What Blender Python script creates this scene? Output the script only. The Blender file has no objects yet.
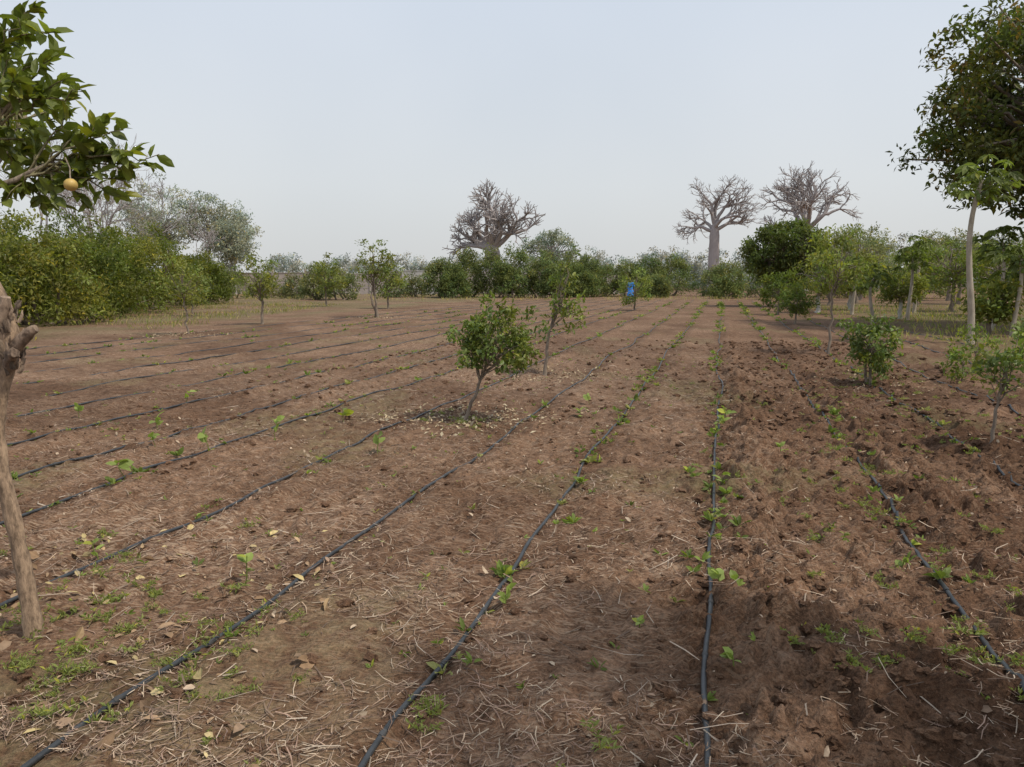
import bpy, bmesh, math
import numpy as np
from mathutils import Vector
R = np.random.RandomState(7)
scene = bpy.context.scene

# ---------------------------------------------------------------- noise
_T = np.random.RandomState(3).rand(256,256)
def vn(x,y,s=0):
    x=np.asarray(x,float)+s*17.31; y=np.asarray(y,float)+s*9.77
    xi=np.floor(x).astype(int); yi=np.floor(y).astype(int)
    fx=x-xi; fy=y-yi
    fx=fx*fx*(3-2*fx); fy=fy*fy*(3-2*fy)
    a=_T[xi&255,yi&255]; b=_T[(xi+1)&255,yi&255]; c=_T[xi&255,(yi+1)&255]; d=_T[(xi+1)&255,(yi+1)&255]
    return (a*(1-fx)+b*fx)*(1-fy)+(c*(1-fx)+d*fx)*fy
def sstep(a,b,x):
    t=np.clip((x-a)/(b-a),0,1); return t*t*(3-2*t)

DX,DY=0.2706,0.9627          # direction of the planting rows
def off(x,y): return x*DY-y*DX
def along(x,y): return x*DX+y*DY
def xy(o,a): return o*DY+a*DX, -o*DX+a*DY
ROWS=[-15.4,-14.0,-12.7,-11.4,-10.2,-9.0,-7.8,-6.6,-5.5,-4.6,-3.4,-2.15,-1.06,0.0,1.19,2.27,3.4,4.6,5.8]
def rowwob(o,a):
    return 0.17*(vn(a*0.42,o*3+5,1)-.5)+0.07*(vn(a*1.5,o*5,2)-.5)

def rough_mask(x,y):
    o=off(x,y)
    m=0.72+0.85*sstep(-0.6,0.5,o)
    m=m*(0.6+0.8*vn(x*0.5,y*0.5,8))
    for r in (0.0,1.19,2.27):
        m=m+0.8*np.exp(-((o-r-0.25)/0.2)**2)
    return m
def H(x,y):
    x=np.asarray(x,float); y=np.asarray(y,float)
    d=np.sqrt(x*x+y*y)
    o=off(x,y); al=along(x,y)
    h=0.06*(vn(x*.25,y*.25,4)-.5)+0.05*(vn(x*.9,y*.9,5)-.5)
    h=h*(1-sstep(60,90,d)*0.6)
    f=1-sstep(14,30,d); f2=1-sstep(25,50,d)
    m=rough_mask(x,y)
    nz=.4+1.0*vn(al*1.5,o*.6,14)
    acc=0
    for r in ROWS:
        amp=.048 if r>-.5 else .034
        acc=acc+amp*nz*np.exp(-((o-r-.27)/.13)**2)-.012*np.exp(-((o-r)/.09)**2)
    h=h+f2*acc
    n1=vn(x*5,y*5,6); n2=vn(x*11+3*n1,y*11,7); n3=vn(x*23,y*23,9); n4=vn(x*43,y*43,10)
    c=0.055*np.maximum(n1-.45,0)+0.060*np.maximum(n2-.42,0)+0.030*(n3-.5)+0.014*(n4-.5)
    c=c+.014*(vn(o*12+2*n1,al*1.3,15)-.5)
    return h+f*c*m

# ---------------------------------------------------------------- mesh collector
class M:
    def __init__(s): s.v=[];s.c=[];s.l=[];s.n=[];s.m=[];s.s=[];s.k=0
    def add(s,v,f,mat=0,col=(1,1,1),smooth=False):
        v=np.asarray(v,float).reshape(-1,3); f=np.asarray(f,int)
        if len(v)==0 or len(f)==0: return
        c=np.ones((len(v),4)); c[:,:3]=np.asarray(col,float)
        s.v.append(v); s.c.append(c); s.l.append((f+s.k).ravel())
        s.n.append(np.full(len(f),f.shape[1])); s.m.append(np.full(len(f),mat)); s.s.append(np.full(len(f),smooth))
        s.k+=len(v)
    def make(s,name,mats,loc=None):
        v=np.concatenate(s.v); c=np.concatenate(s.c); l=np.concatenate(s.l); n=np.concatenate(s.n)
        if loc is not None: v=v-np.asarray(loc,float)
        me=bpy.data.meshes.new(name)
        me.vertices.add(len(v)); me.vertices.foreach_set("co",v.ravel().astype(np.float32))
        me.loops.add(len(l)); me.loops.foreach_set("vertex_index",l.astype(np.int32))
        me.polygons.add(len(n)); st=np.concatenate([[0],np.cumsum(n)[:-1]])
        me.polygons.foreach_set("loop_start",st.astype(np.int32))
        for m in mats: me.materials.append(m)
        me.polygons.foreach_set("material_index",np.concatenate(s.m).astype(np.int32))
        me.polygons.foreach_set("use_smooth",np.concatenate(s.s).astype(bool))
        me.update(calc_edges=True)
        ca=me.color_attributes.new("Col",'FLOAT_COLOR','POINT'); ca.data.foreach_set("color",c.ravel().astype(np.float32))
        ob=bpy.data.objects.new(name,me); scene.collection.objects.link(ob)
        if loc is not None: ob.location=loc
        return ob

def unit(v): return v/np.maximum(np.linalg.norm(v,axis=-1,keepdims=True),1e-9)
def rdir(n,rng=R): return unit(rng.normal(size=(n,3)))

def leaves(mm,P,size,col,mat=1,asp=0.42,axis=None,droop=0.2,detail=False,rng=R,jit=0.25,yl=.07):
    n=len(P)
    if n==0: return
    size=np.broadcast_to(size,(n,))*(0.65+0.7*rng.rand(n))
    d=rdir(n,rng) if axis is None else unit(np.asarray(axis)+0.35*rng.normal(size=(n,3)))
    d[:,2]-=droop; d=unit(d)
    up=rng.normal(size=(n,3))*0.6+np.array([0,0,1.0])
    w=unit(np.cross(d,up)); nn=np.cross(w,d)
    L=size[:,None]; W=L*asp*0.5*(.7+.6*rng.rand(n,1)); cu=(.02+.12*rng.rand(n,1))
    col=np.broadcast_to(np.asarray(col,float),(n,3)) if np.ndim(col)<2 else col
    br=(1-jit+2*jit*rng.rand(n))[:,None]
    c=col*br
    if yl>0:
        yel=(rng.rand(n)<yl)[:,None]
        c=np.where(yel,c*np.array([1.6,1.35,.8]),c)
    if not detail:
        v=np.stack([P,P+d*L*.5+w*W+nn*L*.08,P+d*L-nn*L*.05,P+d*L*.5-w*W+nn*L*.08],1)
        mm.add(v.reshape(-1,3),np.arange(4*n).reshape(n,4),mat,np.repeat(c,4,0))
    else:
        a=P; b=P+d*L*.3+w*W+nn*L*.07; e=P+d*L*.7+w*W*.85+nn*L*(.08-cu); t=P+d*L-nn*L*(.02+2*cu)
        g=P+d*L*.7-w*W*.85+nn*L*(.08-cu); h=P+d*L*.3-w*W+nn*L*.07; mid=P+d*L*.5
        v=np.stack([a,b,e,t,g,h,mid],1); k=np.arange(n)[:,None]*7
        f=np.concatenate([k+[[0,6,2,1]],k+[[0,5,4,6]]])
        f3=np.concatenate([k+[[6,3,2]],k+[[6,4,3]]])
        s0=mm.k
        mm.add(v.reshape(-1,3),f,mat,np.repeat(c,7,0))
        mm.l.append((f3+s0).ravel()); mm.n.append(np.full(len(f3),3)); mm.m.append(np.full(len(f3),mat)); mm.s.append(np.full(len(f3),False))

def tube(mm,P,r,mat=0,col=(1,1,1),m=6,rough=0,rng=R,cap=False):
    P=np.asarray(P,float); k=len(P); r=np.broadcast_to(r,(k,))
    T=unit(np.gradient(P,axis=0))
    ref=np.array([0.31,0.95,0.05]) if abs(T[0,2])>.6 else np.array([0,0,1.0])
    A=unit(np.cross(T,ref)); B=np.cross(T,A)
    t=np.arange(m)*2*math.pi/m
    rr=r[:,None,None]*(1+rough*rng.normal(size=(k,m,1)))
    V=P[:,None]+rr*(A[:,None]*np.cos(t)[None,:,None]+B[:,None]*np.sin(t)[None,:,None])
    i=np.arange(k-1)[:,None]*m; j=np.arange(m)[None]; j2=(j+1)%m
    F=np.stack([i+j,i+j2,i+m+j2,i+m+j],-1).reshape(-1,4)
    mm.add(V.reshape(-1,3),F,mat,col,True)
    if cap:
        mm.add(np.concatenate([V[-1],P[-1:]]),[[q,(q+1)%m,m] for q in range(m)],mat,col)

def curve(a,b,n=5,wob=0.08,sag=0.0,rng=R):
    a=np.asarray(a,float); b=np.asarray(b,float); L=np.linalg.norm(b-a)
    t=np.linspace(0,1,n)[:,None]
    P=a+(b-a)*t
    P[1:-1]+=rng.normal(size=(n-2,3))*wob*L*0.5
    P[:,2]+=(sag*L*4*t*(1-t))[:,0]
    return P
def resamp(P,r,n):
    P=np.asarray(P,float); t=np.linspace(0,1,len(P)); u=np.linspace(0,1,n)
    Q=np.stack([np.interp(u,t,P[:,i]) for i in range(3)],1); rr=np.interp(u,t,r)
    for _ in range(3): Q[1:-1]=(Q[:-2]+2*Q[1:-1]+Q[2:])/4
    return Q,rr

# ---------------------------------------------------------------- materials
def nt(name):
    m=bpy.data.materials.new(name); m.use_nodes=True; t=m.node_tree; t.nodes.clear()
    out=t.nodes.new('ShaderNodeOutputMaterial'); return m,t,out
def N(t,ty,**k):
    n=t.nodes.new(ty)
    for a,b in k.items():
        if a in n.inputs: n.inputs[a].default_value=b
        else: setattr(n,a,b)
    return n
def ramp(t,src,stops):
    r=t.nodes.new('ShaderNodeValToRGB'); e=r.color_ramp.elements
    while len(e)<len(stops): e.new(0.5)
    for i,(p,c) in enumerate(stops): e[i].position=p; e[i].color=(*c,1) if len(c)==3 else c
    t.links.new(src,r.inputs[0]); return r
def mul(t,a,b,ty='MULTIPLY',fac=1.0):
    x=t.nodes.new('ShaderNodeMix'); x.data_type='RGBA'; x.blend_type=ty
    if isinstance(fac,float): x.inputs[0].default_value=fac
    else: t.links.new(fac,x.inputs[0])
    for i,s in ((6,a),(7,b)):
        if isinstance(s,tuple): x.inputs[i].default_value=(*s,1)
        else: t.links.new(s,x.inputs[i])
    return x.outputs[2]

def leaf_mat(name,trans=0.35,rough=0.5,spec=0.3,tint=(1.22,1.17,.9),tt=(1.5,1.65,.65)):
    m,t,out=nt(name)
    at=N(t,'ShaderNodeAttribute',attribute_name='Col')
    c=mul(t,at.outputs[0],tint)
    p=N(t,'ShaderNodeBsdfPrincipled',Roughness=rough); p.inputs['Specular IOR Level'].default_value=spec
    t.links.new(c,p.inputs['Base Color'])
    tr=t.nodes.new('ShaderNodeBsdfTranslucent'); c2=mul(t,c,tt); t.links.new(c2,tr.inputs[0])
    mx=N(t,'ShaderNodeMixShader'); mx.inputs[0].default_value=trans
    t.links.new(p.outputs[0],mx.inputs[1]); t.links.new(tr.outputs[0],mx.inputs[2]); t.links.new(mx.outputs[0],out.inputs[0])
    return m
def bark_mat(name,c1,c2,scale=14.0,bump=0.5):
    m,t,out=nt(name)
    ge=t.nodes.new('ShaderNodeNewGeometry')
    mp=N(t,'ShaderNodeMapping'); mp.inputs['Scale'].default_value=(1,1,.35); t.links.new(ge.outputs['Position'],mp.inputs[0])
    no=N(t,'ShaderNodeTexNoise',Scale=scale,Detail=5.0,Roughness=.7); t.links.new(mp.outputs[0],no.inputs['Vector'])
    r=ramp(t,no.outputs[0],[(0.35,c1),(0.65,c2)])
    at=N(t,'ShaderNodeAttribute',attribute_name='Col')
    c=mul(t,r.outputs[0],at.outputs[0])
    p=N(t,'ShaderNodeBsdfPrincipled',Roughness=.85); t.links.new(c,p.inputs['Base Color'])
    b=N(t,'ShaderNodeBump',Strength=bump,Distance=.01); t.links.new(no.outputs[0],b.inputs['Height']); t.links.new(b.outputs[0],p.inputs['Normal'])
    t.links.new(p.outputs[0],out.inputs[0]); return m
def plain(name,col,rough=.7,scale=8.0,var=.25,spec=.3,usecol=False):
    m,t,out=nt(name)
    ge=t.nodes.new('ShaderNodeNewGeometry')
    no=N(t,'ShaderNodeTexNoise',Scale=scale,Detail=3.0,Roughness=.65); t.links.new(ge.outputs['Position'],no.inputs['Vector'])
    r=ramp(t,no.outputs[0],[(0.3,tuple(x*(1-var) for x in col)),(0.7,tuple(x*(1+var) for x in col))])
    c=r.outputs[0]
    if usecol:
        at=N(t,'ShaderNodeAttribute',attribute_name='Col'); c=mul(t,c,at.outputs[0])
    p=N(t,'ShaderNodeBsdfPrincipled',Roughness=rough); p.inputs['Specular IOR Level'].default_value=spec
    t.links.new(c,p.inputs['Base Color']); t.links.new(p.outputs[0],out.inputs[0]); return m

def soil_mat():
    m,t,out=nt('soil')
    ge=t.nodes.new('ShaderNodeNewGeometry'); P=ge.outputs['Position']
    at=N(t,'ShaderNodeAttribute',attribute_name='Col'); sp=t.nodes.new('ShaderNodeSeparateColor'); t.links.new(at.outputs[0],sp.inputs[0])
    def noise(sc,de,ro,vec=P):
        n=N(t,'ShaderNodeTexNoise',Scale=sc,Detail=de,Roughness=ro); t.links.new(vec,n.inputs['Vector']); return n.outputs[0]
    nb=noise(.55,3.,.6); nm=noise(7.,6.,.74); nf=noise(60.,2.,.7)
    c=ramp(t,nm,[(.30,(.074,.041,.025)),(.47,(.138,.081,.051)),(.62,(.203,.126,.083)),(.8,(.29,.197,.135))]).outputs[0]
    c=mul(t,c,ramp(t,nb,[(.3,(.80,.78,.76)),(.7,(1.2,1.18,1.16))]).outputs[0])
    c=mul(t,c,ramp(t,nf,[(.3,(.55,.55,.55)),(.7,(1.42,1.39,1.34))]).outputs[0])
    wn=N(t,'ShaderNodeTexNoise',Scale=2.5,Detail=1.0); t.links.new(P,wn.inputs['Vector'])
    vm=N(t,'ShaderNodeVectorMath',operation='MULTIPLY_ADD'); t.links.new(wn.outputs[1],vm.inputs[0]); vm.inputs[1].default_value=(.35,.35,0); t.links.new(P,vm.inputs[2])
    def straw(rot,sc):
        mp=N(t,'ShaderNodeMapping'); mp.inputs['Rotation'].default_value=(0,0,rot); mp.inputs['Scale'].default_value=(1,7,1)
        t.links.new(vm.outputs[0],mp.inputs[0])
        n=noise(sc,2.,.6,mp.outputs[0])
        return ramp(t,n,[(.56,(0,0,0)),(.64,(1,1,1))]).outputs[0]
    s=mul(t,straw(.4,16.),straw(1.9,13.),'LIGHTEN')
    big=ramp(t,nb,[(.36,(.25,.25,.25)),(.58,(1,1,1))]).outputs[0]
    s=mul(t,s,big)
    ma=N(t,'ShaderNodeMath',operation='MULTIPLY'); t.links.new(s,ma.inputs[0]); t.links.new(sp.outputs[0],ma.inputs[1])
    c=mul(t,c,(.36,.258,.178),'MIX',ma.outputs[0])
    c=mul(t,c,mul(t,c,(.54,.49,.46)),'MIX',sp.outputs[1])
    g=N(t,'ShaderNodeMath',operation='MULTIPLY'); t.links.new(sp.outputs[2],g.inputs[0]); t.links.new(ramp(t,nm,[(.4,(0,0,0)),(.6,(1,1,1))]).outputs[0],g.inputs[1])
    c=mul(t,c,(.15,.15,.07),'MIX',g.outputs[0])
    p=N(t,'ShaderNodeBsdfPrincipled',Roughness=.95); p.inputs['Specular IOR Level'].default_value=.12
    t.links.new(c,p.inputs['Base Color'])
    ad=N(t,'ShaderNodeMath',operation='MULTIPLY_ADD'); t.links.new(nf,ad.inputs[0]); ad.inputs[1].default_value=.3; t.links.new(nm,ad.inputs[2])
    b=N(t,'ShaderNodeBump',Strength=1.0,Distance=.035); t.links.new(ad.outputs[0],b.inputs['Height']); t.links.new(b.outputs[0],p.inputs['Normal'])
    t.links.new(p.outputs[0],out.inputs[0]); return m
SOIL=soil_mat()
LEAF=leaf_mat('leaf',.35,.55,.22); LEAFG=leaf_mat('citrus_leaf',.3,.45,.35)
LEAFM=leaf_mat('far_foliage_light_haze',.38,.8,.08,(1.38,1.3,1.3),(1.3,1.35,.9))  # slight distance haze painted in through a paler tint
HAZE=leaf_mat('distant_foliage_hazed',.4,.95,.02,(1.6,1.57,1.65),(1.15,1.15,1.0))  # aerial haze painted into the leaf colour by a stronger pale tint
BARK=bark_mat('bark',(.13,.10,.075),(.27,.215,.165))
PALE=bark_mat('pale_bark',(.24,.205,.165),(.40,.35,.29),9.)
BAOB=bark_mat('far_bark_hazed',(.30,.265,.255),(.38,.34,.325),2.,.1)  # bark of all far trees, paled so its colour carries the haze
LIT=plain('dry_litter',(1,1,1),.8,30.,.2,.2,True)

# ---------------------------------------------------------------- ground
def axis_coords(lo,hi,f0,f1,st,g0,g1):
    c=list(np.arange(f0,f1,st)); d=st; x=c[-1]
    while x<hi: d*=g1; x+=d; c.append(x)
    d=st; x=c[0]; pre=[]
    while x>lo: d*=g0; x-=d; pre.append(x)
    return np.array(pre[::-1]+c)
gx=axis_coords(-2500,2500,-3.2,4.2,.018,1.034,1.034); gy=axis_coords(-400,3000,1.75,7.0,.02,1.09,1.019)
X,Y=np.meshgrid(gx,gy); Z=H(X,Y)
nx,ny=len(gx),len(gy)
o=off(X,Y)
straw=np.clip(1.05*(1-0.55*sstep(-.2,.5,o))*(.35+1.0*vn(X*.6,Y*.6,11)),0,1)
dark=np.zeros_like(X); wob=.06*(vn(along(X,Y)*.6,o*.3,1)-.5)
for r in ROWS: dark=np.maximum(dark,.6*np.exp(-((o-r-wob)/.14)**2))
dark=np.maximum(dark,.8*sstep(.1,.9,o)*(1-sstep(5,7,o))*sstep(.25,.55,vn(X*1.1,Y*.8,12))*(1-sstep(12,24,np.hypot(X,Y))))
dark=np.maximum(dark,.55*sstep(.5,.8,vn(X*.7+4,Y*.5,19)))
dark=dark*(1-sstep(10,40,np.hypot(X,Y))*.6)
green=np.clip(sstep(4.5,7,o)*(1-sstep(45,60,Y))*.55*vn(X*.4,Y*.4,13)*2+sstep(-17.2,-19.5,o)*.7*sstep(.2,.6,vn(X*.5,Y*.5,27))+.35*sstep(.65,.85,vn(X*.9,Y*.9,18)),0,1)
g=M(); idx=(np.arange(ny-1)[:,None]*nx+np.arange(nx-1)[None]).ravel()
g.add(np.stack([X,Y,Z],-1).reshape(-1,3),np.stack([idx,idx+1,idx+nx+1,idx+nx],1),0,np.stack([straw,dark,green],-1).reshape(-1,3),True)
g.make('ground',[SOIL])

# ---------------------------------------------------------------- clods
bm=bmesh.new(); bmesh.ops.create_icosphere(bm,subdivisions=2,radius=1)
bm.verts.ensure_lookup_table()
bv=np.array([v.co[:] for v in bm.verts]); bf=np.array([[v.index for v in f.verts] for f in bm.faces]); bm.free()
cl=M(); n=7500
a=2.0+18*R.rand(n)**1.5; oo=np.where(R.rand(n)<.6, R.normal(size=n)*.32+R.choice([.25,.7,1.4,1.9,2.5,3.2],n), -7+11*R.rand(n))
cx,cy=xy(oo,a); cz=H(cx,cy)
for i in range(n):
    s=(.005+.026*R.rand()**2.6)*(1+.5*(a[i]>7))
    v=bv*(1+.25*R.normal(size=(len(bv),1)))*s*np.array([1+.5*R.rand(),1,.7])
    th=R.rand()*6.28; c_,s_=math.cos(th),math.sin(th)
    v=np.stack([v[:,0]*c_-v[:,1]*s_,v[:,0]*s_+v[:,1]*c_,v[:,2]],1)+[cx[i],cy[i],cz[i]+s*.1]
    cl.add(v,bf,0,(.3,.7*R.rand(),0))
cl.make('soil_clods',[SOIL])

# ---------------------------------------------------------------- straw, litter
st=M()
def strips(n,px,py,Lr,w,cols):
    z=H(px,py); L=Lr[0]+(Lr[1]-Lr[0])*R.rand(n)**2
    th=R.rand(n)*2*math.pi; d=np.stack([np.cos(th),np.sin(th),.14*R.normal(size=n)],1); w_=np.stack([-np.sin(th),np.cos(th),.3*R.normal(size=n)],1)
    P=np.stack([px,py,z+.003+.010*R.rand(n)],1); k=np.stack([-np.sin(th),np.cos(th),R.rand(n)*.4],1)*(R.normal(size=n)*.12*L)[:,None]
    W=(w*(.5+R.rand(n)))[:,None]*.5
    p0=P-d*L[:,None]*.5; p2=P+d*L[:,None]*.5; p1=P+k
    v=np.stack([p0-w_*W,p0+w_*W,p1+w_*W,p1-w_*W,p2+w_*W*.5,p2-w_*W*.5],1)
    b=np.arange(n)[:,None]*6
    f=np.concatenate([b+[[0,1,2,3]],b+[[3,2,4,5]]])
    c=np.asarray(cols)[R.randint(0,len(cols),n)]*(.65+.6*R.rand(n))[:,None]
    st.add(v.reshape(-1,3),f,0,np.repeat(c,6,0))
n=105000
a=1.8+16*R.rand(n)**1.7; oo=-8+12*R.rand(n); px,py=xy(oo,a)
dens=(vn(px*1.6,py*1.6,21)*.6+vn(px*5,py*5,22)*.4)*(1.0-.28*sstep(-.1,.6,oo))
k=dens>.38+.14*R.rand(n); px,py=px[k],py[k]
cols=[(.40,.29,.20),(.31,.215,.15),(.46,.36,.26),(.23,.15,.11),(.32,.21,.155),(.28,.20,.14),(.13,.085,.06)]
strips(len(px),px,py,(.02,.14),.0031,cols)
n=1800; a=2+14*R.rand(n)**1.4; px,py=xy(-6+9.5*R.rand(n),a); strips(n,px,py,(.12,.30),.0045,[(.36,.28,.21),(.13,.09,.065),(.42,.34,.26)])
st.make('straw_litter',[LIT])
dl=M()
def litter(px,py,s,cols,det=True):
    n=len(px); P=np.stack([px,py,H(px,py)+.008],1); ax=rdir(n); ax[:,2]*=.15
    leaves(dl,P,s*(.5+.8*R.rand(n)),np.array(cols)[R.randint(0,len(cols),n)],0,.5,ax,0,det,yl=0)
n=440; litter(-2.8+2.0*R.rand(n)**1.4,2.0+2.6*R.rand(n),.058,[(.46,.36,.17),(.36,.25,.14),(.42,.33,.17),(.22,.14,.08),(.3,.2,.12),(.25,.17,.11)])
n=1800; px,py=xy(-6+9*R.rand(n),2+9*R.rand(n)); litter(px,py,.032,[(.36,.27,.19),(.28,.19,.13),(.17,.11,.08),(.4,.31,.22)])
n=900; px=-.6+1.5*R.normal(size=n)*.4; py=8.5+R.normal(size=n)*.5; litter(px,py,.05,[(.42,.33,.21),(.36,.27,.17),(.45,.38,.26)],False)
for (tx,ty) in [(.56,12.5),(5.5,11.3),(-9.5,21.7),(-5.8,31.5)]:
    n=350; litter(tx+R.normal(size=n)*.7,ty+R.normal(size=n)*.6,.06,[(.40,.31,.2),(.34,.26,.17)],False)
dl.make('fallen_leaves',[LIT])

# ---------------------------------------------------------------- drip lines
TUBE=plain('black_polyethylene',(.034,.037,.040),.42,12.,.4,.45)
DUST=plain('pipe_joint',(.05,.05,.05),.5)
for r in ROWS:
    d=M(); a0,a1=(1.2,62.0)
    if r<-4: a0=-2.0
    s=np.concatenate([np.arange(a0,14,.05),np.arange(14,30,.15),np.arange(30,a1,.5)])
    o_=r+rowwob(r,s); x,y=xy(o_,s)
    z=H(x,y); ker=np.ones(9)/9; z=np.convolve(np.pad(z,4,'edge'),ker,'valid')
    z=np.maximum(z,H(x,y)-.014)+.007+.005*vn(s*1.3,r*7,3)
    tube(d,np.stack([x,y,z],1),.0115,0,m=8)
    for q in np.arange(a0+.3+R.rand()*.2,12,.5):
        i=np.argmin(abs(s-q))
        p=np.array([x[i],y[i],z[i]]); tube(d,[p-[DX*.018,DY*.018,0],p,p+[DX*.018,DY*.018,0]],[.0125,.0145,.0125],1,m=8)
    d.make('drip_irrigation_pipe',[TUBE,DUST])

# ---------------------------------------------------------------- weeds
w=M()
GR=[(.15,.20,.065),(.18,.235,.08),(.12,.16,.05),(.23,.24,.11),(.11,.145,.05)]
def rosette(x,y,s,nl=7,col=None,asp=.5,lift=.5):
    z=float(H(x,y)); th=R.rand(nl)*6.28
    ax=np.stack([np.cos(th),np.sin(th),lift+.4*R.rand(nl)],1)
    P=np.array([[x,y,z]])+ax*s*.12
    leaves(w,P,s,np.tile(col if col is not None else GR[R.randint(5)],(nl,1)),0,asp,ax,.15,True)
def seedling(x,y,h,s):
    z=float(H(x,y)); top=np.array([x+R.normal()*.15*h,y+R.normal()*.1*h,z+h])
    tube(w,curve([x,y,z-.01],top,4,.05),[.004,.0035,.003,.002],0,(.16,.2,.07),5)
    nl=5; th=R.rand(nl)*6.28; ax=np.stack([np.cos(th),np.sin(th),.4+.6*R.rand(nl)],1)
    tt=R.rand(nl)**.6; P=np.array([x,y,z])+(top-np.array([x,y,z]))*tt[:,None]
    leaves(w,P,s*.85,(.20,.26,.09),0,.6,ax,.1,True)
for x,y,h,s in [(-1.39,3.67,.17,.07),(-2.79,6.67,.2,.11),(-3.05,5.67,.16,.1),(-2.38,4.09,.14,.07),(-2.39,7.32,.2,.1),(-1.24,6.67,.17,.12),
    (-.034,3.41,.05,.07),(1.05,3.55,.07,.07),(1.12,3.5,.05,.07),(.886,2.77,.04,.06),(1.615,5.52,.12,.08),(2.37,8.1,.14,.12),(2.3,7.9,.12,.12),
    (.59,3.22,.03,.05),(2.34,6.3,.06,.08),(-2.13,4.81,.05,.06),(-3.4,6.9,.12,.09),(-1.9,8.2,.2,.12),(-3.9,8.0,.15,.12),(.8,8.6,.1,.12),(1.0,9.4,.12,.12),
    (-4.2,9.4,.15,.1),(-5.0,8.4,.14,.1),(1.25,4.3,.06,.07),(1.4,4.8,.08,.07),(2.0,4.3,.05,.06),(2.15,3.9,.05,.06)]:
    seedling(x,y,h,s)
for r in ROWS:
    nn=400 if -1.3<r<2.5 else 120
    for q in range(nn):
        a=(2.6+ (52 if -4.5<r<4 else 35)*R.rand()**1.15)
        if vn(a*.8,r*3,31)<.34+.18*R.rand(): continue
        x,y=xy(r+rowwob(r,a)+R.normal()*.08,a)
        if a<4.5 and R.rand()<.65: continue
        rosette(x,y,(.018+.05*R.rand()**1.5)*(1+a*.022),5+R.randint(6),None,.4,.9)
for (cx_,cy_,sp_,num) in [(-1.95,3.2,.35,40),(-1.75,2.75,.3,24),(-1.3,2.6,.35,14),(1.45,2.92,.12,10),(1.85,2.9,.16,14),(2.1,3.3,.3,20),(2.3,4.6,.35,16),(-2.6,4.2,.4,14),(-.3,2.45,.1,4),(-.55,8.3,.3,20),(3.8,7.4,.5,20),(4.6,9.0,.8,34),(6,11,1,44),(.2,2.3,.2,3),(2.6,5.6,.4,16),(3.2,6.2,.5,18)]:
    for q in range(num):
        x=cx_+R.normal()*sp_; y=cy_+R.normal()*sp_
        z=float(H(x,y)); s=.03+.045*R.rand()
        for b in range(5):
            th=R.rand()*6.28; e=np.array([x+math.cos(th)*s,y+math.sin(th)*s,z+s*(.15+.5*R.rand())])
            pts=curve([x,y,z],e,4,.08)
            P=np.repeat(pts[1:],4,0); ax=rdir(len(P)); ax[:,2]=abs(ax[:,2])
            leaves(w,P,s*.42,(.18,.21,.085),0,.28,ax,0,False)
for q in range(900):
    x,y=xy(-8+12*R.rand(),2.4+13*R.rand()**1.3); rosette(x,y,.013+.030*R.rand(),4+R.randint(3),None,.32,.7)
w.make('weeds',[LEAF])

gr=M()
def grass(n,fx,fy,h,cols):
    px,py=fx,fy; P=np.stack([px,py,H(px,py)],1); ax=rdir(n)*.6+np.array([0,0,1.]); leaves(gr,P,h,np.asarray(cols)[R.randint(0,len(cols),n)],0,.10,ax,0,False)
n=16000; px=6.5+20*R.rand(n); py=13+32*R.rand(n); k=(off(px,py)>4.6)&(vn(px*.7,py*.7,41)>.42); grass(k.sum(),px[k],py[k],.2,[(.16,.2,.06),(.25,.25,.1),(.13,.17,.05),(.32,.28,.16)])
n=14000; px=-28+17*R.rand(n); py=17+35*R.rand(n); k=(off(px,py)<-16.8)&(vn(px*.6,py*.6,42)>.45); grass(k.sum(),px[k],py[k],.2,[(.15,.18,.06),(.24,.22,.11),(.13,.15,.05),(.32,.26,.17)])
n=9000; px=-30+75*R.rand(n); py=57+22*R.rand(n); k=vn(px*.4,py*.4,43)>.5; grass(k.sum(),px[k],py[k],.3,[(.28,.25,.15),(.22,.22,.11),(.36,.30,.2)])
gr.make('grass',[LEAF])

# ---------------------------------------------------------------- trees
def clumps(c,r,n,shell=.45,rng=R,lumpy=.45):
    d=rdir(n,rng); d[:,2]=d[:,2]*.95+.05
    rad=(shell+(1-shell)*rng.rand(n))**.6
    lump=1-lumpy*.5+lumpy*vn(d[:,0]*2+5,d[:,1]*2+d[:,2]*3+5,int(abs(c[0])*10)%50)
    return np.asarray(c)+d*np.asarray(r)*(rad*lump)[:,None]
def foliage(mm,C,lp,cr,ls,col,asp=.42,mat=1,detail=False,droop=.2,var=.3,flat=.8):
    n=len(C); b=(1-var+2*var*R.rand(n)); hue=R.rand(n)
    col=np.asarray(col)
    P=np.repeat(C,lp,0)+rdir(n*lp)*(R.rand(n*lp)**.5*cr)[:,None]*np.array([1,1,flat])
    cc=col[None]*b[:,None]*(1+np.stack([.3*(hue-.4),0*hue,-.2*(hue-.5)],1))
    leaves(mm,P,ls,np.repeat(cc,lp,0),mat,asp,None,droop,detail)
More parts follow.
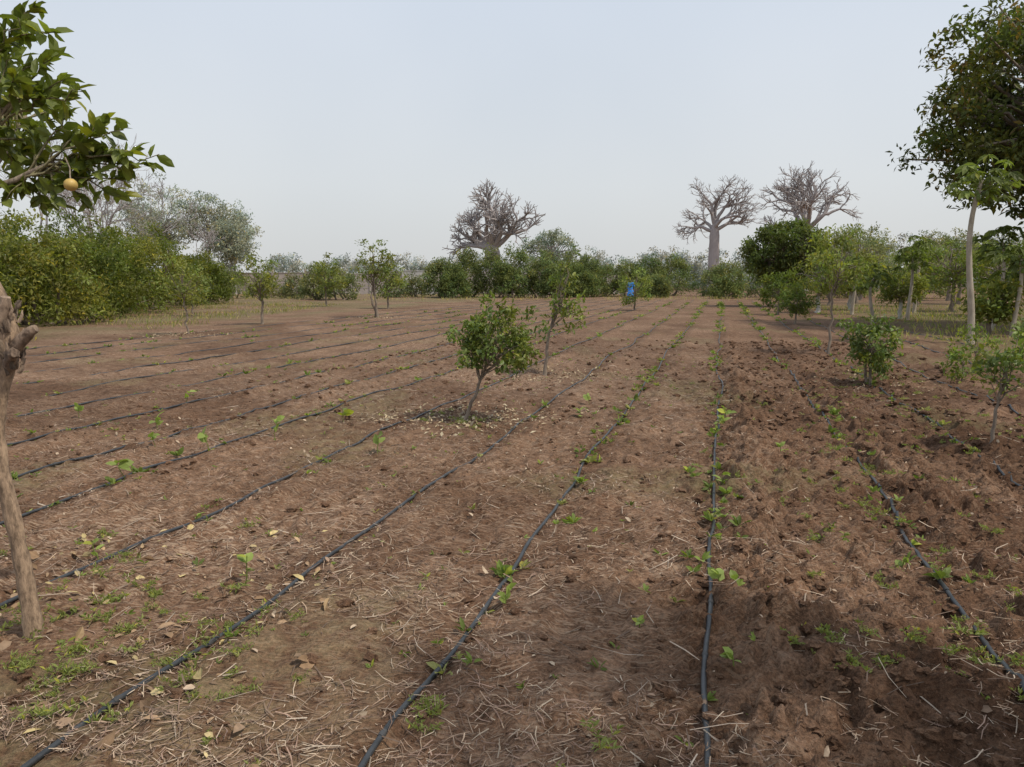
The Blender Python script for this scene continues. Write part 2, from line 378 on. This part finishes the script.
def tree(name,x,y,cc,cr,tr,ncl,lp,clr,ls,col,wood=BARK,leaf=LEAF,fork=None,stems=1,paint=0,detail=False,shell=.45,limbs=.6,lumpy=.45,accent=None):
    mm=M(); z=float(H(x,y)); cc=np.array(cc,float); cr=np.array(cr,float)
    C=clumps(cc,cr,ncl,shell,lumpy=lumpy); C[:,2]=np.maximum(C[:,2],.12+z)
    f0=np.array([x+(cc[0]-x)*.55,y+(cc[1]-y)*.55,max(cc[2]-cr[2]*.65,.25)]) if fork is None else np.array(fork,float)
    for s in range(stems):
        b=np.array([x,y,z-.05])+np.array([R.normal(),R.normal(),0])*tr*1.3*(stems>1)
        f=f0+R.normal(size=3)*tr*2*(stems>1)
        P=curve(b,f,7,.05); rr=np.linspace(tr*1.05,tr*.7,7); rr[0]*=1.35
        tube(mm,P,rr,0,(1,1,1),9,.05)
        if paint>0:
            q=P[P[:,2]<paint]; 
            if len(q)>1: tube(mm,q,rr[:len(q)]*1.06,2,(1,1,1),9,.02)
        T=curve(f,cc+np.array([0,0,cr[2]*.4]),5,.08); tube(mm,T,np.linspace(tr*.65,tr*.2,5),0,(1,1,1),6)
    k=int(ncl*limbs)
    for i in range(k):
        s=f0+(cc-f0)*R.rand()*.8; tube(mm,curve(s,C[i],5,.1,.05),np.linspace(tr*.38,tr*.08,5),0,(1,1,1),5)
    foliage(mm,C,lp,clr,ls,col,mat=1,detail=detail)
    if accent is not None:
        C2=C[R.rand(ncl)<.3]; foliage(mm,C2,int(lp*.4),clr*.9,ls,accent)
    mats=[wood,leaf]+([WHITE] if paint>0 else [])
    return mm.make(name,mats,(x,y,z))
WHITE=plain('limewash',(.46,.44,.39),.9,20.,.2)
CIT=(.095,.13,.04); CITL=(.125,.165,.05)
tree('citrus_tree',-.565,8.40,(-.17,8.45,.93),(.55,.47,.43),.024,66,38,.12,.066,(.115,.15,.045),leaf=LEAFG,fork=(-.38,8.42,.42),stems=1,detail=True,shell=.25,lumpy=.75)
tree('citrus_tree',.561,12.48,(.90,12.5,1.32),(.40,.38,.72),.03,30,18,.14,.085,CITL,leaf=LEAFG,fork=(.62,12.48,.7),shell=.2,detail=True)
tree('citrus_tree',-5.82,31.5,(-5.8,31.5,2.2),(.8,.75,1.2),.06,32,28,.26,.15,(.13,.16,.06),leaf=LEAF,fork=(-5.85,31.5,.9),shell=.15,stems=2)
tree('citrus_tree',-8.97,26.6,(-9.0,26.6,1.6),(.75,.7,1.15),.045,34,28,.25,.13,(.14,.17,.06),stems=2,shell=.15)
tree('citrus_tree',-9.5,21.7,(-9.6,21.7,1.6),(.75,.7,.85),.03,30,24,.22,.11,(.15,.18,.07),shell=.2)
tree('citrus_tree',6.6,39.9,(6.6,39.9,1.2),(.9,.9,1.0),.05,30,34,.3,.16,(.14,.18,.07))
tree('citrus_tree',5.48,11.3,(5.5,11.3,.62),(.46,.42,.48),.025,48,34,.13,.075,(.105,.14,.045),leaf=LEAFG,stems=2,detail=True,shell=.3,lumpy=.7)
tree('citrus_tree',10.16,26.6,(10.2,26.6,.85),(.65,.6,.75),.04,40,34,.22,.12,CIT,shell=.3)
tree('citrus_tree',6.81,15.9,(7.0,15.9,1.95),(.75,.7,.85),.03,38,26,.22,.11,(.14,.17,.06),fork=(6.85,15.9,1.15),shell=.2)
tree('citrus_tree',4.5,6.8,(4.62,6.8,.84),(.28,.28,.36),.018,24,22,.11,.065,CITL,leaf=LEAFG,fork=(4.53,6.8,.45),detail=True,shell=.2)
tree('citrus_tree',6.92,11.3,(6.95,11.3,.32),(.26,.26,.28),.015,14,24,.12,.07,CITL,detail=True)
tree('citrus_tree',7.9,12.6,(7.95,12.6,.45),(.3,.3,.4),.015,16,24,.12,.07,CITL,detail=True)
tree('citrus_tree',-7.0,42,(-7.0,42,1.6),(1.1,1.0,1.2),.06,36,34,.35,.18,(.14,.175,.07),shell=.2)
tree('citrus_tree',-11.5,46,(-11.5,46,1.7),(1.3,1.0,1.3),.06,40,34,.35,.18,(.145,.175,.07),shell=.2)
tree('citrus_tree',12.2,34,(12.2,34,1.1),(.8,.7,.9),.05,36,34,.28,.16,CIT)
tree('citrus_tree',-14.2,33,(-14.2,33,1.4),(.8,.7,1.0),.04,30,28,.28,.15,(.14,.165,.06),shell=.2)
tree('shade_tree',16.6,45,(16.5,45,3.1),(2.4,2.2,1.9),.2,230,60,.5,.22,(.085,.11,.045),shell=.6,lumpy=.25)
tree('mango_tree',19.6,24.5,(17.7,24.3,6.9),(4.2,4.2,3.5),.32,470,72,.62,.23,(.072,.088,.034),fork=(19.2,24.4,3.8),shell=.3,lumpy=.6,accent=(.125,.10,.045))
for (x,y,h,rx,c,pt) in [(18.2,40,2.7,1.5,(.15,.18,.065),.9),(22.5,38,3.4,1.9,(.13,.165,.06),0),(21.5,33,3.3,1.7,(.15,.19,.065),.9),(28,60,5.6,2.8,(.15,.18,.10),0),
        (25,46,3.6,2.0,(.15,.18,.07),0),(16.2,31,2.0,.9,(.17,.2,.08),.8),(34,58,5.4,3.0,(.15,.17,.10),0),(15.0,36.5,2.9,1.1,(.16,.19,.075),.9),(19.6,27.5,2.9,1.4,(.115,.145,.05),0),(23.8,29,4.4,2.2,(.12,.15,.05),0),(13.9,21.6,1.5,.7,(.15,.18,.06),0),
        (20.5,48,4.4,2.0,(.15,.18,.085),0),(24,52,5.2,2.4,(.155,.185,.09),0),(30,50,4.6,2.6,(.15,.175,.08),0),(29,40,4.2,2.2,(.14,.17,.065),0),(33,47,4.4,2.4,(.15,.175,.08),0),(17.2,22,2.6,1.4,(.11,.14,.045),0),(20.5,24,3.6,1.8,(.10,.13,.045),0)]:
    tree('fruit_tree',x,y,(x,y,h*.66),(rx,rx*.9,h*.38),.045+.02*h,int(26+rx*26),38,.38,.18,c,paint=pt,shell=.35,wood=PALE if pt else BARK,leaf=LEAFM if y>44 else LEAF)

def papaya(x,y,h,s=1.0,tr=.09,lean=.12):
    mm=M(); z=float(H(x,y)); k=26; t=np.linspace(0,1,k)
    P=np.stack([x+lean*np.sin(t*3)*t,y+0*t,z-.05+t*h],1); r=tr*(1-.45*t)*(1+.05*(np.arange(k)%2)); r[0]*=1.3
    tube(mm,P,r,0,(1.1,1.08,1.02),10,.02)
    top=P[-1]
    for i in range(28):
        el=math.radians(R.uniform(-35,62)); az=i*2.4+R.rand()*.5; L=s*R.uniform(.4,.75)
        d=np.array([math.cos(az)*math.cos(el),math.sin(az)*math.cos(el),math.sin(el)])
        e=top+d*L+np.array([0,0,-.06]); b0=top-np.array([0,0,.25*s*R.rand()])
        tube(mm,curve(b0,e,5,.03,.06),np.linspace(.014,.008,5),1,(.16,.2,.08),5)
        n=9; th=np.linspace(-2.5,2.5,n); u=unit(np.array([d[0],d[1],-.25])[None])[0]; v=np.array([-u[1],u[0],0]); v=v/np.linalg.norm(v)
        ax=u[None]*np.cos(th)[:,None]+v[None]*np.sin(th)[:,None]; ax[:,2]-=.35
        c=np.tile(np.array((.13,.165,.055))*(.6+.6*R.rand()),(n,1))
        leaves(mm,np.tile(e,(n,1)),.31*s*(1-.25*abs(th)/2.5),c,1,.34,ax*3,.1,True)
    for i in range(6):
        a=R.rand()*6.28; c=top+[math.cos(a)*.12,math.sin(a)*.12,-.2-.25*R.rand()]
        mm.add(bv*[.055,.055,.085]*s+c,bf,2,(1,1,1),True)
    mm.make('papaya_tree',[PALE,LEAF,FRU],(x,y,z))
FRU=plain('green_fruit',(.14,.19,.05),.5)
papaya(11.4,18.35,4.0,.95,.085,-.4); papaya(16.0,30,2.5,.95,.08); papaya(15.6,24,2.9,1.0,.07,.3); papaya(15.8,34.5,2.3,.9,.08); papaya(13.4,27.5,1.8,.9,.07,-.3); papaya(14.2,21,2.35,.9,.07,.2); papaya(19.5,36,3.2,1,.09)

def mass(name,blobs,ncl,lp,clr,ls,cols,leaf=LEAF,wood=BARK,asp=.42):
    mm=M()
    for (x,y,rx,ry,h) in blobs:
        n=int(ncl*(.6+.8*R.rand())); d=rdir(n); d[:,2]=abs(d[:,2])
        rad=(.5+.5*R.rand(n))**.5*(.8+.4*vn(d[:,0]*2+x,d[:,1]*2+y,3))
        C=np.array([x,y,h*.1])+d*np.array([rx,ry,h*.9])*rad[:,None]
        col=np.array(cols[R.randint(len(cols))])
        foliage(mm,C,lp,clr,ls,col,asp=asp,mat=1,var=.4)
        for q in range(5):
            e=C[R.randint(n)]; tube(mm,curve([x+R.normal()*rx*.2,y+R.normal()*ry*.2,-.1],e,5,.08),np.linspace(.09,.02,5),0,(1,1,1),5)
    return mm.make(name,[wood,leaf])
HC=[(.105,.125,.036),(.09,.112,.030),(.13,.145,.044),(.08,.102,.030)]
bl=[(-19.5,24,3.0,2.6,3.3),(-17.3,27,2.2,2.2,2.9),(-20,29,2.8,3,4.1),(-18.2,31.5,2.2,2.2,3.3),(-21.5,34,3,3,4.5),(-19,36,2.3,2.4,3.6),(-22.5,39,3,3,4.7),(-20,41.5,2.4,2.5,4.0),(-22.3,46,3,3,4.8),(-21,50,2.2,2.6,3.4),(-26,44,3,3,5.1),(-24,30,3,3,4.6),(-26,36,3,3,5.0),(-23.5,55,2.5,2.5,3.4),(-22.5,22,3,3,4.0),(-17.6,22.6,1.6,1.6,1.9)]
mass('hedge',bl,115,58,.55,.19,HC)
SC=[(.11,.145,.055),(.10,.135,.05),(.125,.155,.065)]
bl=[(-6.6,70,1.8,1.8,3.9),(-4.2,71,2.0,2,4.7),(-1.8,70,2.0,2,4.8),(.6,71,2,2,4.6),(2.8,70,1.8,2,4.4),(5,71,2,2,4.4),(7,72,1.8,2,3.9),(-.6,68,1.6,1.5,3.0),(3.9,68,1.6,1.5,3.0),(-5.3,68,1.5,1.5,2.8),(6.4,69,1.5,1.5,2.8),(9.3,74,2.0,2,3.4),(11.5,73,2.0,2,3.6),(14,75,2,2,3.8),(13.2,68,1.2,1.2,2.2),(17,77,2.2,2,3.9),(21,74,2.2,2,3.4),(24,70,2.4,2,3.0),(27.5,72,2.4,2,3.6),(19,66,1.5,1.5,1.9),(22.5,62,1.8,1.6,2.6),(30,68,2.2,2,3.4),(33,72,2.4,2,3.8),(36,66,2.4,2,3.8)]
mass('shrubbery',bl,95,48,.55,.22,SC,leaf=LEAFM)
bl=[(-16.2,62,1.3,1.3,3.0),(-13.8,60,1.5,1.5,2.9),(-19,66,1.4,1.4,2.0),(-22,67,1.4,1.4,2.0),(-25,66,1.8,1.8,2.6),(-11,70,1.0,1.0,1.8),(-9.3,72,1.0,1.0,2.2)]
mass('shrubbery',bl,50,40,.5,.22,[(.13,.155,.07),(.145,.165,.08)],leaf=LEAFM)
D=[(.20,.225,.195),(.215,.235,.205),(.19,.215,.18)]  # grey-greens with distance haze mixed into the colour
bl=[]
for i in range(46):
    x=-110+i*6.2+R.normal()*1.5; bl.append((x,150+R.normal()*9,4.5+2*R.rand(),4,4.8+2.8*R.rand()+(2.6 if x>62 else 0)))
bl+=[(24,125,5,4,6.4),(19,128,4,4,5.8),(66,125,6,5,8.6),(73,124,5,5,9.8),(79,122,6,5,8.6),(88,125,7,5,9),(58,120,4,4,6.6),(38,120,4,4,6.2),(28,126,4,4,6.8),(33,126,4,4,6.8)]
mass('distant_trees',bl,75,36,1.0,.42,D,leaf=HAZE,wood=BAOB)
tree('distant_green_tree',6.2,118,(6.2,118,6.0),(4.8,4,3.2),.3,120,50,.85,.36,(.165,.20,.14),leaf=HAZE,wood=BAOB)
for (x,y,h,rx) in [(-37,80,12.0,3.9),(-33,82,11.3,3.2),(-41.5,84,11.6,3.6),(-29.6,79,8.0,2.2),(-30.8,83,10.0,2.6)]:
    tree('eucalyptus_tree',x,y,(x,y,h*.66),(rx,rx*.9,h*.36),.16,110,46,.8,.28,(.21,.235,.175),leaf=HAZE,wood=BAOB,shell=.3,limbs=.4,lumpy=.7)  # leaf colour greyed and lightened to paint in haze

def grow(mm,p,d,L,r,dep,maxd,rng,up,spread,col,k=(2,4),rmin=.03,zflat=1.0):
    n=5; P=[p]; dd=d.copy()
    for i in range(n-1):
        dd=dd+rng.normal(size=3)*.15+np.array([0,0,up]); dd/=np.linalg.norm(dd); P.append(P[-1]+dd*L/(n-1))
    P=np.array(P); tube(mm,P,np.maximum(np.linspace(r,r*.62,n),rmin),0,col,7 if dep<2 else 3)
    if dep>=maxd: return
    m=rng.randint(k[0],k[1]+1)
    for i in range(m):
        q=P[-1] if i<2 else P[rng.randint(2,n)]
        v=rng.normal(size=3); v-=v.dot(dd)*dd; v/=np.linalg.norm(v)
        a=spread*(.6+.7*rng.rand()); nd=dd*math.cos(a)+v*math.sin(a); nd[2]*=zflat; nd/=np.linalg.norm(nd)
        grow(mm,q,nd,L*(.6+.2*rng.rand()),r*.58,dep+1,maxd,rng,up,spread,col,k,rmin,zflat)
def baobab(name,x,y,th,tr,L,seed,nb=6,maxd=5,tilt=(35,75),lean=0,br=.42,zf=.75):
    rng=np.random.RandomState(seed); mm=M(); n=14; t=np.linspace(0,1,n)
    P=np.stack([x+lean*t+0*t,y+0*t,-.3+t*th],1); r=tr*(1.2-.35*t); r[0]*=1.3
    r[-3:]*=[.85,.6,.28]
    tube(mm,P,r,0,(1,.98,.98),14,.04,rng,True)
    for i in range(nb):
        az=i*6.283/nb+rng.rand()*.5; el=math.radians(90-(tilt[0]+(tilt[1]-tilt[0])*((i*2)%nb+rng.rand())/nb))
        d=np.array([math.cos(az)*math.cos(el),math.sin(az)*math.cos(el),math.sin(el)])
        lift=(el/1.57)  # steeper limbs leave higher on the trunk
        grow(mm,np.array([x+lean*.9,y,-.3+th*(.80+.15*lift)]),d,L*(.8+.4*rng.rand()),tr*br,0,maxd,rng,.035,.68,(1,1,1),(3,4) ,.018,zf)
    mm.make(name,[BAOB],(x,y,0))
baobab('baobab_tree',29.6,110,10.8,.75,2.7,5,7,4,(20,80),zf=.8)
baobab('baobab_tree',43.0,112,11.0,1.0,3.4,14,7,4,(5,78),lean=.8,zf=.9)
baobab('baobab_tree',-3.4,130,8.8,1.4,3.6,21,9,4,(10,82),zf=.9)
def bare(name,x,y,h,seed,tr=.3):
    rng=np.random.RandomState(seed); mm=M(); grow(mm,np.array([x,y,-.2]),np.array([0,0,1.]),h*.36,tr,0,6,rng,.05,.5,(1,1,1),(2,4),.016); mm.make(name,[BAOB],(x,y,0))
bare('bare_tree',-40,72,13,3,.2); bare('bare_tree',-44,70,15,4,.2); bare('bare_tree',-36.5,75,10.5,9,.16); bare('bare_tree',-31,73,6.5,10,.12); bare('bare_tree',-42,76,15,14,.2); bare('bare_tree',-38,70,12.5,15,.18)

# ---------------------------------------------------------------- near citrus tree (left edge)
FR=plain('orange_fruit',(.50,.34,.10),.5,40.,.15,.4)
mm=M()
tp=[[-2.14,3.13,-.05],[-2.145,3.13,.1],[-2.16,3.13,.30],[-2.18,3.13,.50],[-2.215,3.13,.75],[-2.225,3.13,.95],[-2.19,3.13,1.13],[-2.13,3.13,1.30],[-2.13,3.14,1.43],[-2.24,3.17,1.66],[-2.34,3.2,1.9]]
Q,rr=resamp(tp,[.056,.038,.034,.032,.030,.029,.031,.038,.035,.030,.026],46)
tube(mm,Q,rr*(1+.05*np.sin(np.arange(46)*1.9)+.03*R.normal(size=46)),0,(1.3,1.15,1.0),16,.04)
def stub(P,r,c):
    P,r=resamp(P,r,10); tube(mm,P,r,0,c,12,.12,cap=True)
stub([(-2.14,3.13,1.28),(-2.08,3.12,1.34),(-2.03,3.11,1.385),(-2.0,3.11,1.40)],[.034,.028,.024,.016],(1.0,.9,.85))
stub([(-2.15,3.13,1.34),(-2.135,3.1,1.44),(-2.10,3.09,1.53)],[.034,.03,.02],(1.15,1.05,1.0))
stub([(-2.14,3.13,1.24),(-2.10,3.09,1.29),(-2.07,3.07,1.30)],[.032,.026,.018],(.85,.75,.7))
stub([(-2.16,3.12,1.30),(-2.17,3.08,1.38),(-2.17,3.06,1.41)],[.034,.026,.018],(.9,.85,.8))
for i in range(46):
    z=1.2+.3*R.rand(); th=R.rand()*6.28; c=np.array([-2.13+.036*math.cos(th),3.13+.036*math.sin(th),z])
    tube(mm,curve(c,c+np.array([math.cos(th)*.02,math.sin(th)*.02,.02+.04*R.rand()]),4,.1),[.009,.008,.006,.002],0,(.5,.45,.42) if i%2 else (1.3,1.2,1.15),5,.2)
F=np.array([-2.34,3.2,1.9]); tips=[(-1.50,3.25,2.13),(-1.56,3.3,2.10),(-1.62,3.2,2.22),(-1.70,3.25,2.28),(-1.66,3.3,2.02),(-1.72,3.35,1.97),(-1.78,3.2,2.38),(-1.85,3.3,1.93),(-1.95,3.25,1.90),(-1.82,3.3,2.12),
   (-1.9,3.2,2.5),(-1.93,3.3,2.64),(-2.0,3.3,2.75),(-1.98,3.2,2.35),(-2.05,3.3,2.2),(-2.1,3.25,2.0),(-2.15,3.3,2.6),(-2.08,3.2,2.5),(-1.88,3.28,2.3),(-2.12,3.4,2.1),(-2.0,3.4,2.05),(-1.60,3.27,2.15),(-1.7,3.3,2.15),(-1.75,3.25,2.05),(-2.05,3.3,1.93),(-2.15,3.2,1.92),(-1.85,3.2,2.42),(-2.05,3.25,2.68),(-1.98,3.4,2.58),(-1.62,3.3,2.08),(-1.78,3.3,2.26)]
for i in range(80):
    d=rdir(1)[0]; q=np.array([-2.55,3.45,2.45])+d*np.array([.66,.75,.62])*(.5+.5*R.rand())
    q[2]=max(q[2],1.92+.1*R.rand()); tips.append(tuple(q))
mains=[np.array(p) for p in [(-1.95,3.25,2.10),(-2.1,3.25,2.35),(-2.2,3.3,2.6),(-2.6,3.5,2.3),(-2.6,3.3,2.6),(-2.4,3.8,2.4),(-2.9,3.6,2.2)]]
for m_ in mains: tube(mm,curve(F,m_,6,.06),np.linspace(.018,.008,6),0,(1,1,1),7)
for tpt in tips:
    tpt=np.array(tpt); j=min(range(len(mains)),key=lambda q:np.linalg.norm(mains[q]-tpt)); s=F+(mains[j]-F)*(.6+.4*R.rand())
    P=curve(s,tpt,9,.05,.05); tube(mm,P,np.linspace(.006,.002,9),0,(.9,1,.7),5)
    n=17; tt=.35+.65*(np.arange(n)+.5)/n; seg=tt*8; i0=np.clip(seg.astype(int),0,7); fr=(seg-i0)[:,None]
    B=P[i0]*(1-fr)+P[i0+1]*fr; ax=unit(P[-1]-P[-4])[None]*.6+rdir(n)*.9+np.array([0,0,.35])
    b=.75+.5*R.rand()
    leaves(mm,B,.070,np.array([(.125,.155,.042)])*b*np.ones((n,1)),1,.5,ax,.1,True,yl=.14)
for p in [(-1.80,3.10,1.985),(-2.3,3.2,2.2)]:
    mm.add(bv*[.027,.027,.026]+np.array(p),bf,2,(1,1,1),True)
    tube(mm,[np.array(p)+[0,0,.022],np.array(p)+[-.01,.02,.07],np.array(p)+[-.06,.08,.12]],[.003,.003,.003],0)
mm.make('orange_tree',[bark_mat('orange_bark',(.10,.075,.055),(.33,.26,.195),45.,.9),LEAFG,FR],(-2.14,3.13,0))
tree('shade_tree',4.0,-.6,(3.1,1.0,4.1),(1.5,1.25,.8),.12,50,46,.30,.15,(.07,.10,.03),fork=(3.7,.0,3.0))

# ---------------------------------------------------------------- boundary wall
CON=plain('rendered_blockwork',(.40,.345,.31),.9,.9,.22); CONW=plain('limewashed_wall',(.45,.43,.40),.9,1.2,.12)
wl=M()
def box(mm,c,s,mat=0):
    c=np.array(c);s=np.array(s)/2
    v=np.array([[a,b,d] for a in(-1,1) for b in(-1,1) for d in(-1,1)])*s+c
    mm.add(v,[[0,1,3,2],[4,6,7,5],[0,4,5,1],[2,3,7,6],[0,2,6,4],[1,5,7,3]],mat)
x=-42.0
while x<12:
    white=(-13.2<x<-9.3); h=2.4+(.2 if white else .12*math.sin(x*.7)); 
    box(wl,(x+1.85,85,h/2-.1),(3.5,.18,h+.2),1 if white else 0)
    box(wl,(x+1.85,85,h+.043),(3.5,.26,.08),1 if white else 0)
    box(wl,(x,84.97,h/2+.1),(.19,.32,h+.6),1 if white else 0)
    for zc in (.7,1.5): box(wl,(x+1.85,84.9,zc),(3.48,.015,.05),0)
    x+=3.7
wl.make('boundary_wall',[CON,CONW])

# ---------------------------------------------------------------- person in blue
def person(x,y):
    z=float(H(x,y))
    J={'pel':(0,0,.93),'ab':(0,.0,1.08),'ch':(0,-.03,1.28),'nk':(0,-.05,1.45),'hd':(0,-.07,1.55),'ht':(0,-.07,1.66),
       'sl':(-.17,-.03,1.38),'el':(-.24,-.06,1.12),'wl':(-.22,-.2,.92),'hl':(-.21,-.26,.84),'sr':(.17,-.03,1.38),'er':(.25,-.02,1.12),'wr':(.24,-.12,.9),'hr':(.23,-.16,.82),
       'pl':(-.09,0,.88),'kl':(-.1,-.1,.49),'al':(-.1,-.02,.08),'tl':(-.1,-.18,.03),'pr':(.09,0,.88),'kr':(.1,.0,.48),'ar':(.1,.14,.09),'tr':(.1,.0,.03)}
    Rr={'pel':.15,'ab':.14,'ch':.16,'nk':.055,'hd':.09,'ht':.07,'sl':.065,'el':.05,'wl':.035,'hl':.04,'sr':.065,'er':.05,'wr':.035,'hr':.04,'pl':.1,'kl':.065,'al':.042,'tl':.035,'pr':.1,'kr':.065,'ar':.042,'tr':.035}
    E=[('pel','ab'),('ab','ch'),('ch','nk'),('nk','hd'),('hd','ht'),('ch','sl'),('sl','el'),('el','wl'),('wl','hl'),('ch','sr'),('sr','er'),('er','wr'),('wr','hr'),('pel','pl'),('pl','kl'),('kl','al'),('al','tl'),('pel','pr'),('pr','kr'),('kr','ar'),('ar','tr')]
    ks=list(J); me=bpy.data.meshes.new('person'); me.from_pydata([J[k] for k in ks],[(ks.index(a),ks.index(b)) for a,b in E],[])
    ob=bpy.data.objects.new('person',me); scene.collection.objects.link(ob)
    md=ob.modifiers.new('s','SKIN')
    for i,k in enumerate(ks): me.skin_vertices[0].data[i].radius=(Rr[k],Rr[k]*(.75 if k in('pel','ab','ch') else 1))
    me.skin_vertices[0].data[0].use_root=True
    s=ob.modifiers.new('u','SUBSURF'); s.levels=2; s.render_levels=2
    dg=bpy.context.evaluated_depsgraph_get(); m2=bpy.data.meshes.new_from_object(ob.evaluated_get(dg)); ob.modifiers.clear(); ob.data=m2
    m2.materials.clear()
    for m in (plain('blue_cloth',(.035,.27,.8),.8),plain('skin',(.09,.05,.035),.6),plain('dark_trousers',(.04,.12,.35),.9),plain('hair',(.015,.012,.01),.9)): m2.materials.append(m)
    for p in m2.polygons:
        c=p.center; p.use_smooth=True
        if c.z>1.6 or (c.z>1.5 and c.y>-.05): p.material_index=3
        elif c.z>1.44: p.material_index=1
        elif abs(c.x)>.17 and c.z<.93: p.material_index=1
        elif c.z<.12: p.material_index=1
        elif c.z<.55: p.material_index=2
        else: p.material_index=0
    rb=M(); t=np.linspace(0,1,6); tube(rb,np.stack([0*t,-.02+0*t,.98-.5*t],1),.17+.09*t,0,m=16,rough=.03)
    r=rb.make('tunic',[m2.materials[0]]); r.parent=ob
    fc=M(); fc.add(bv*[.012,.018,.018]+[0,-.165,1.555],bf,0,(1,1,1),True); fc.add(bv*[.012,.02,.03]+[-.09,-.07,1.56],bf,0,(1,1,1),True); fc.add(bv*[.012,.02,.03]+[.09,-.07,1.56],bf,0,(1,1,1),True)
    f=fc.make('face_features',[m2.materials[1]]); f.parent=ob
    ob.location=(x,y,z); ob.rotation_euler=(0,0,math.radians(150))
person(8.6,54)

# ---------------------------------------------------------------- light & sky
ts=Vector((.74,-.38,1.32)).normalized()
sun=bpy.data.lights.new('sun','SUN'); sun.energy=3.2; sun.angle=math.radians(2.5); sun.color=(1,.92,.79)
so=bpy.data.objects.new('sun',sun); scene.collection.objects.link(so); so.rotation_euler=ts.to_track_quat('Z','Y').to_euler()
w_=bpy.data.worlds.new('World'); scene.world=w_; w_.use_nodes=True; t=w_.node_tree; t.nodes.clear()
out=t.nodes.new('ShaderNodeOutputWorld')
sk=t.nodes.new('ShaderNodeTexSky'); sk.sky_type='NISHITA'; sk.sun_disc=False; sk.sun_elevation=math.asin(ts.z); sk.sun_rotation=math.atan2(ts.x,ts.y); sk.dust_density=5; sk.air_density=1.2
b1=N(t,'ShaderNodeBackground',Strength=.12); t.links.new(sk.outputs[0],b1.inputs[0])
tc=t.nodes.new('ShaderNodeTexCoord'); sx=t.nodes.new('ShaderNodeSeparateXYZ'); t.links.new(tc.outputs['Generated'],sx.inputs[0])
no=N(t,'ShaderNodeTexNoise',Scale=2.2,Detail=3.0,Roughness=.5); t.links.new(tc.outputs['Generated'],no.inputs['Vector'])
hz=ramp(t,sx.outputs[2],[(0,(.70,.71,.705)),(.12,(.73,.76,.785)),(.4,(.66,.735,.845)),(1,(.55,.65,.8))])
cl_=mul(t,hz.outputs[0],ramp(t,no.outputs[0],[(.35,(.97,.975,.98)),(.7,(1.05,1.04,1.03))]).outputs[0])
b2=N(t,'ShaderNodeBackground',Strength=1.06); t.links.new(cl_,b2.inputs[0])
mx=t.nodes.new('ShaderNodeMixShader'); mx.inputs[0].default_value=.85
t.links.new(b1.outputs[0],mx.inputs[1]); t.links.new(b2.outputs[0],mx.inputs[2]); t.links.new(mx.outputs[0],out.inputs[0])

cam=bpy.data.cameras.new('camera'); co=bpy.data.objects.new('camera',cam); scene.collection.objects.link(co)
cam.sensor_width=36; cam.lens=26; cam.clip_end=6000; cam.clip_start=.05
co.location=(0,0,1.6); co.rotation_euler=(math.radians(90-7.96),0,0); scene.camera=co
scene.view_settings.view_transform='Standard'; scene.view_settings.look='None'; scene.view_settings.exposure=0
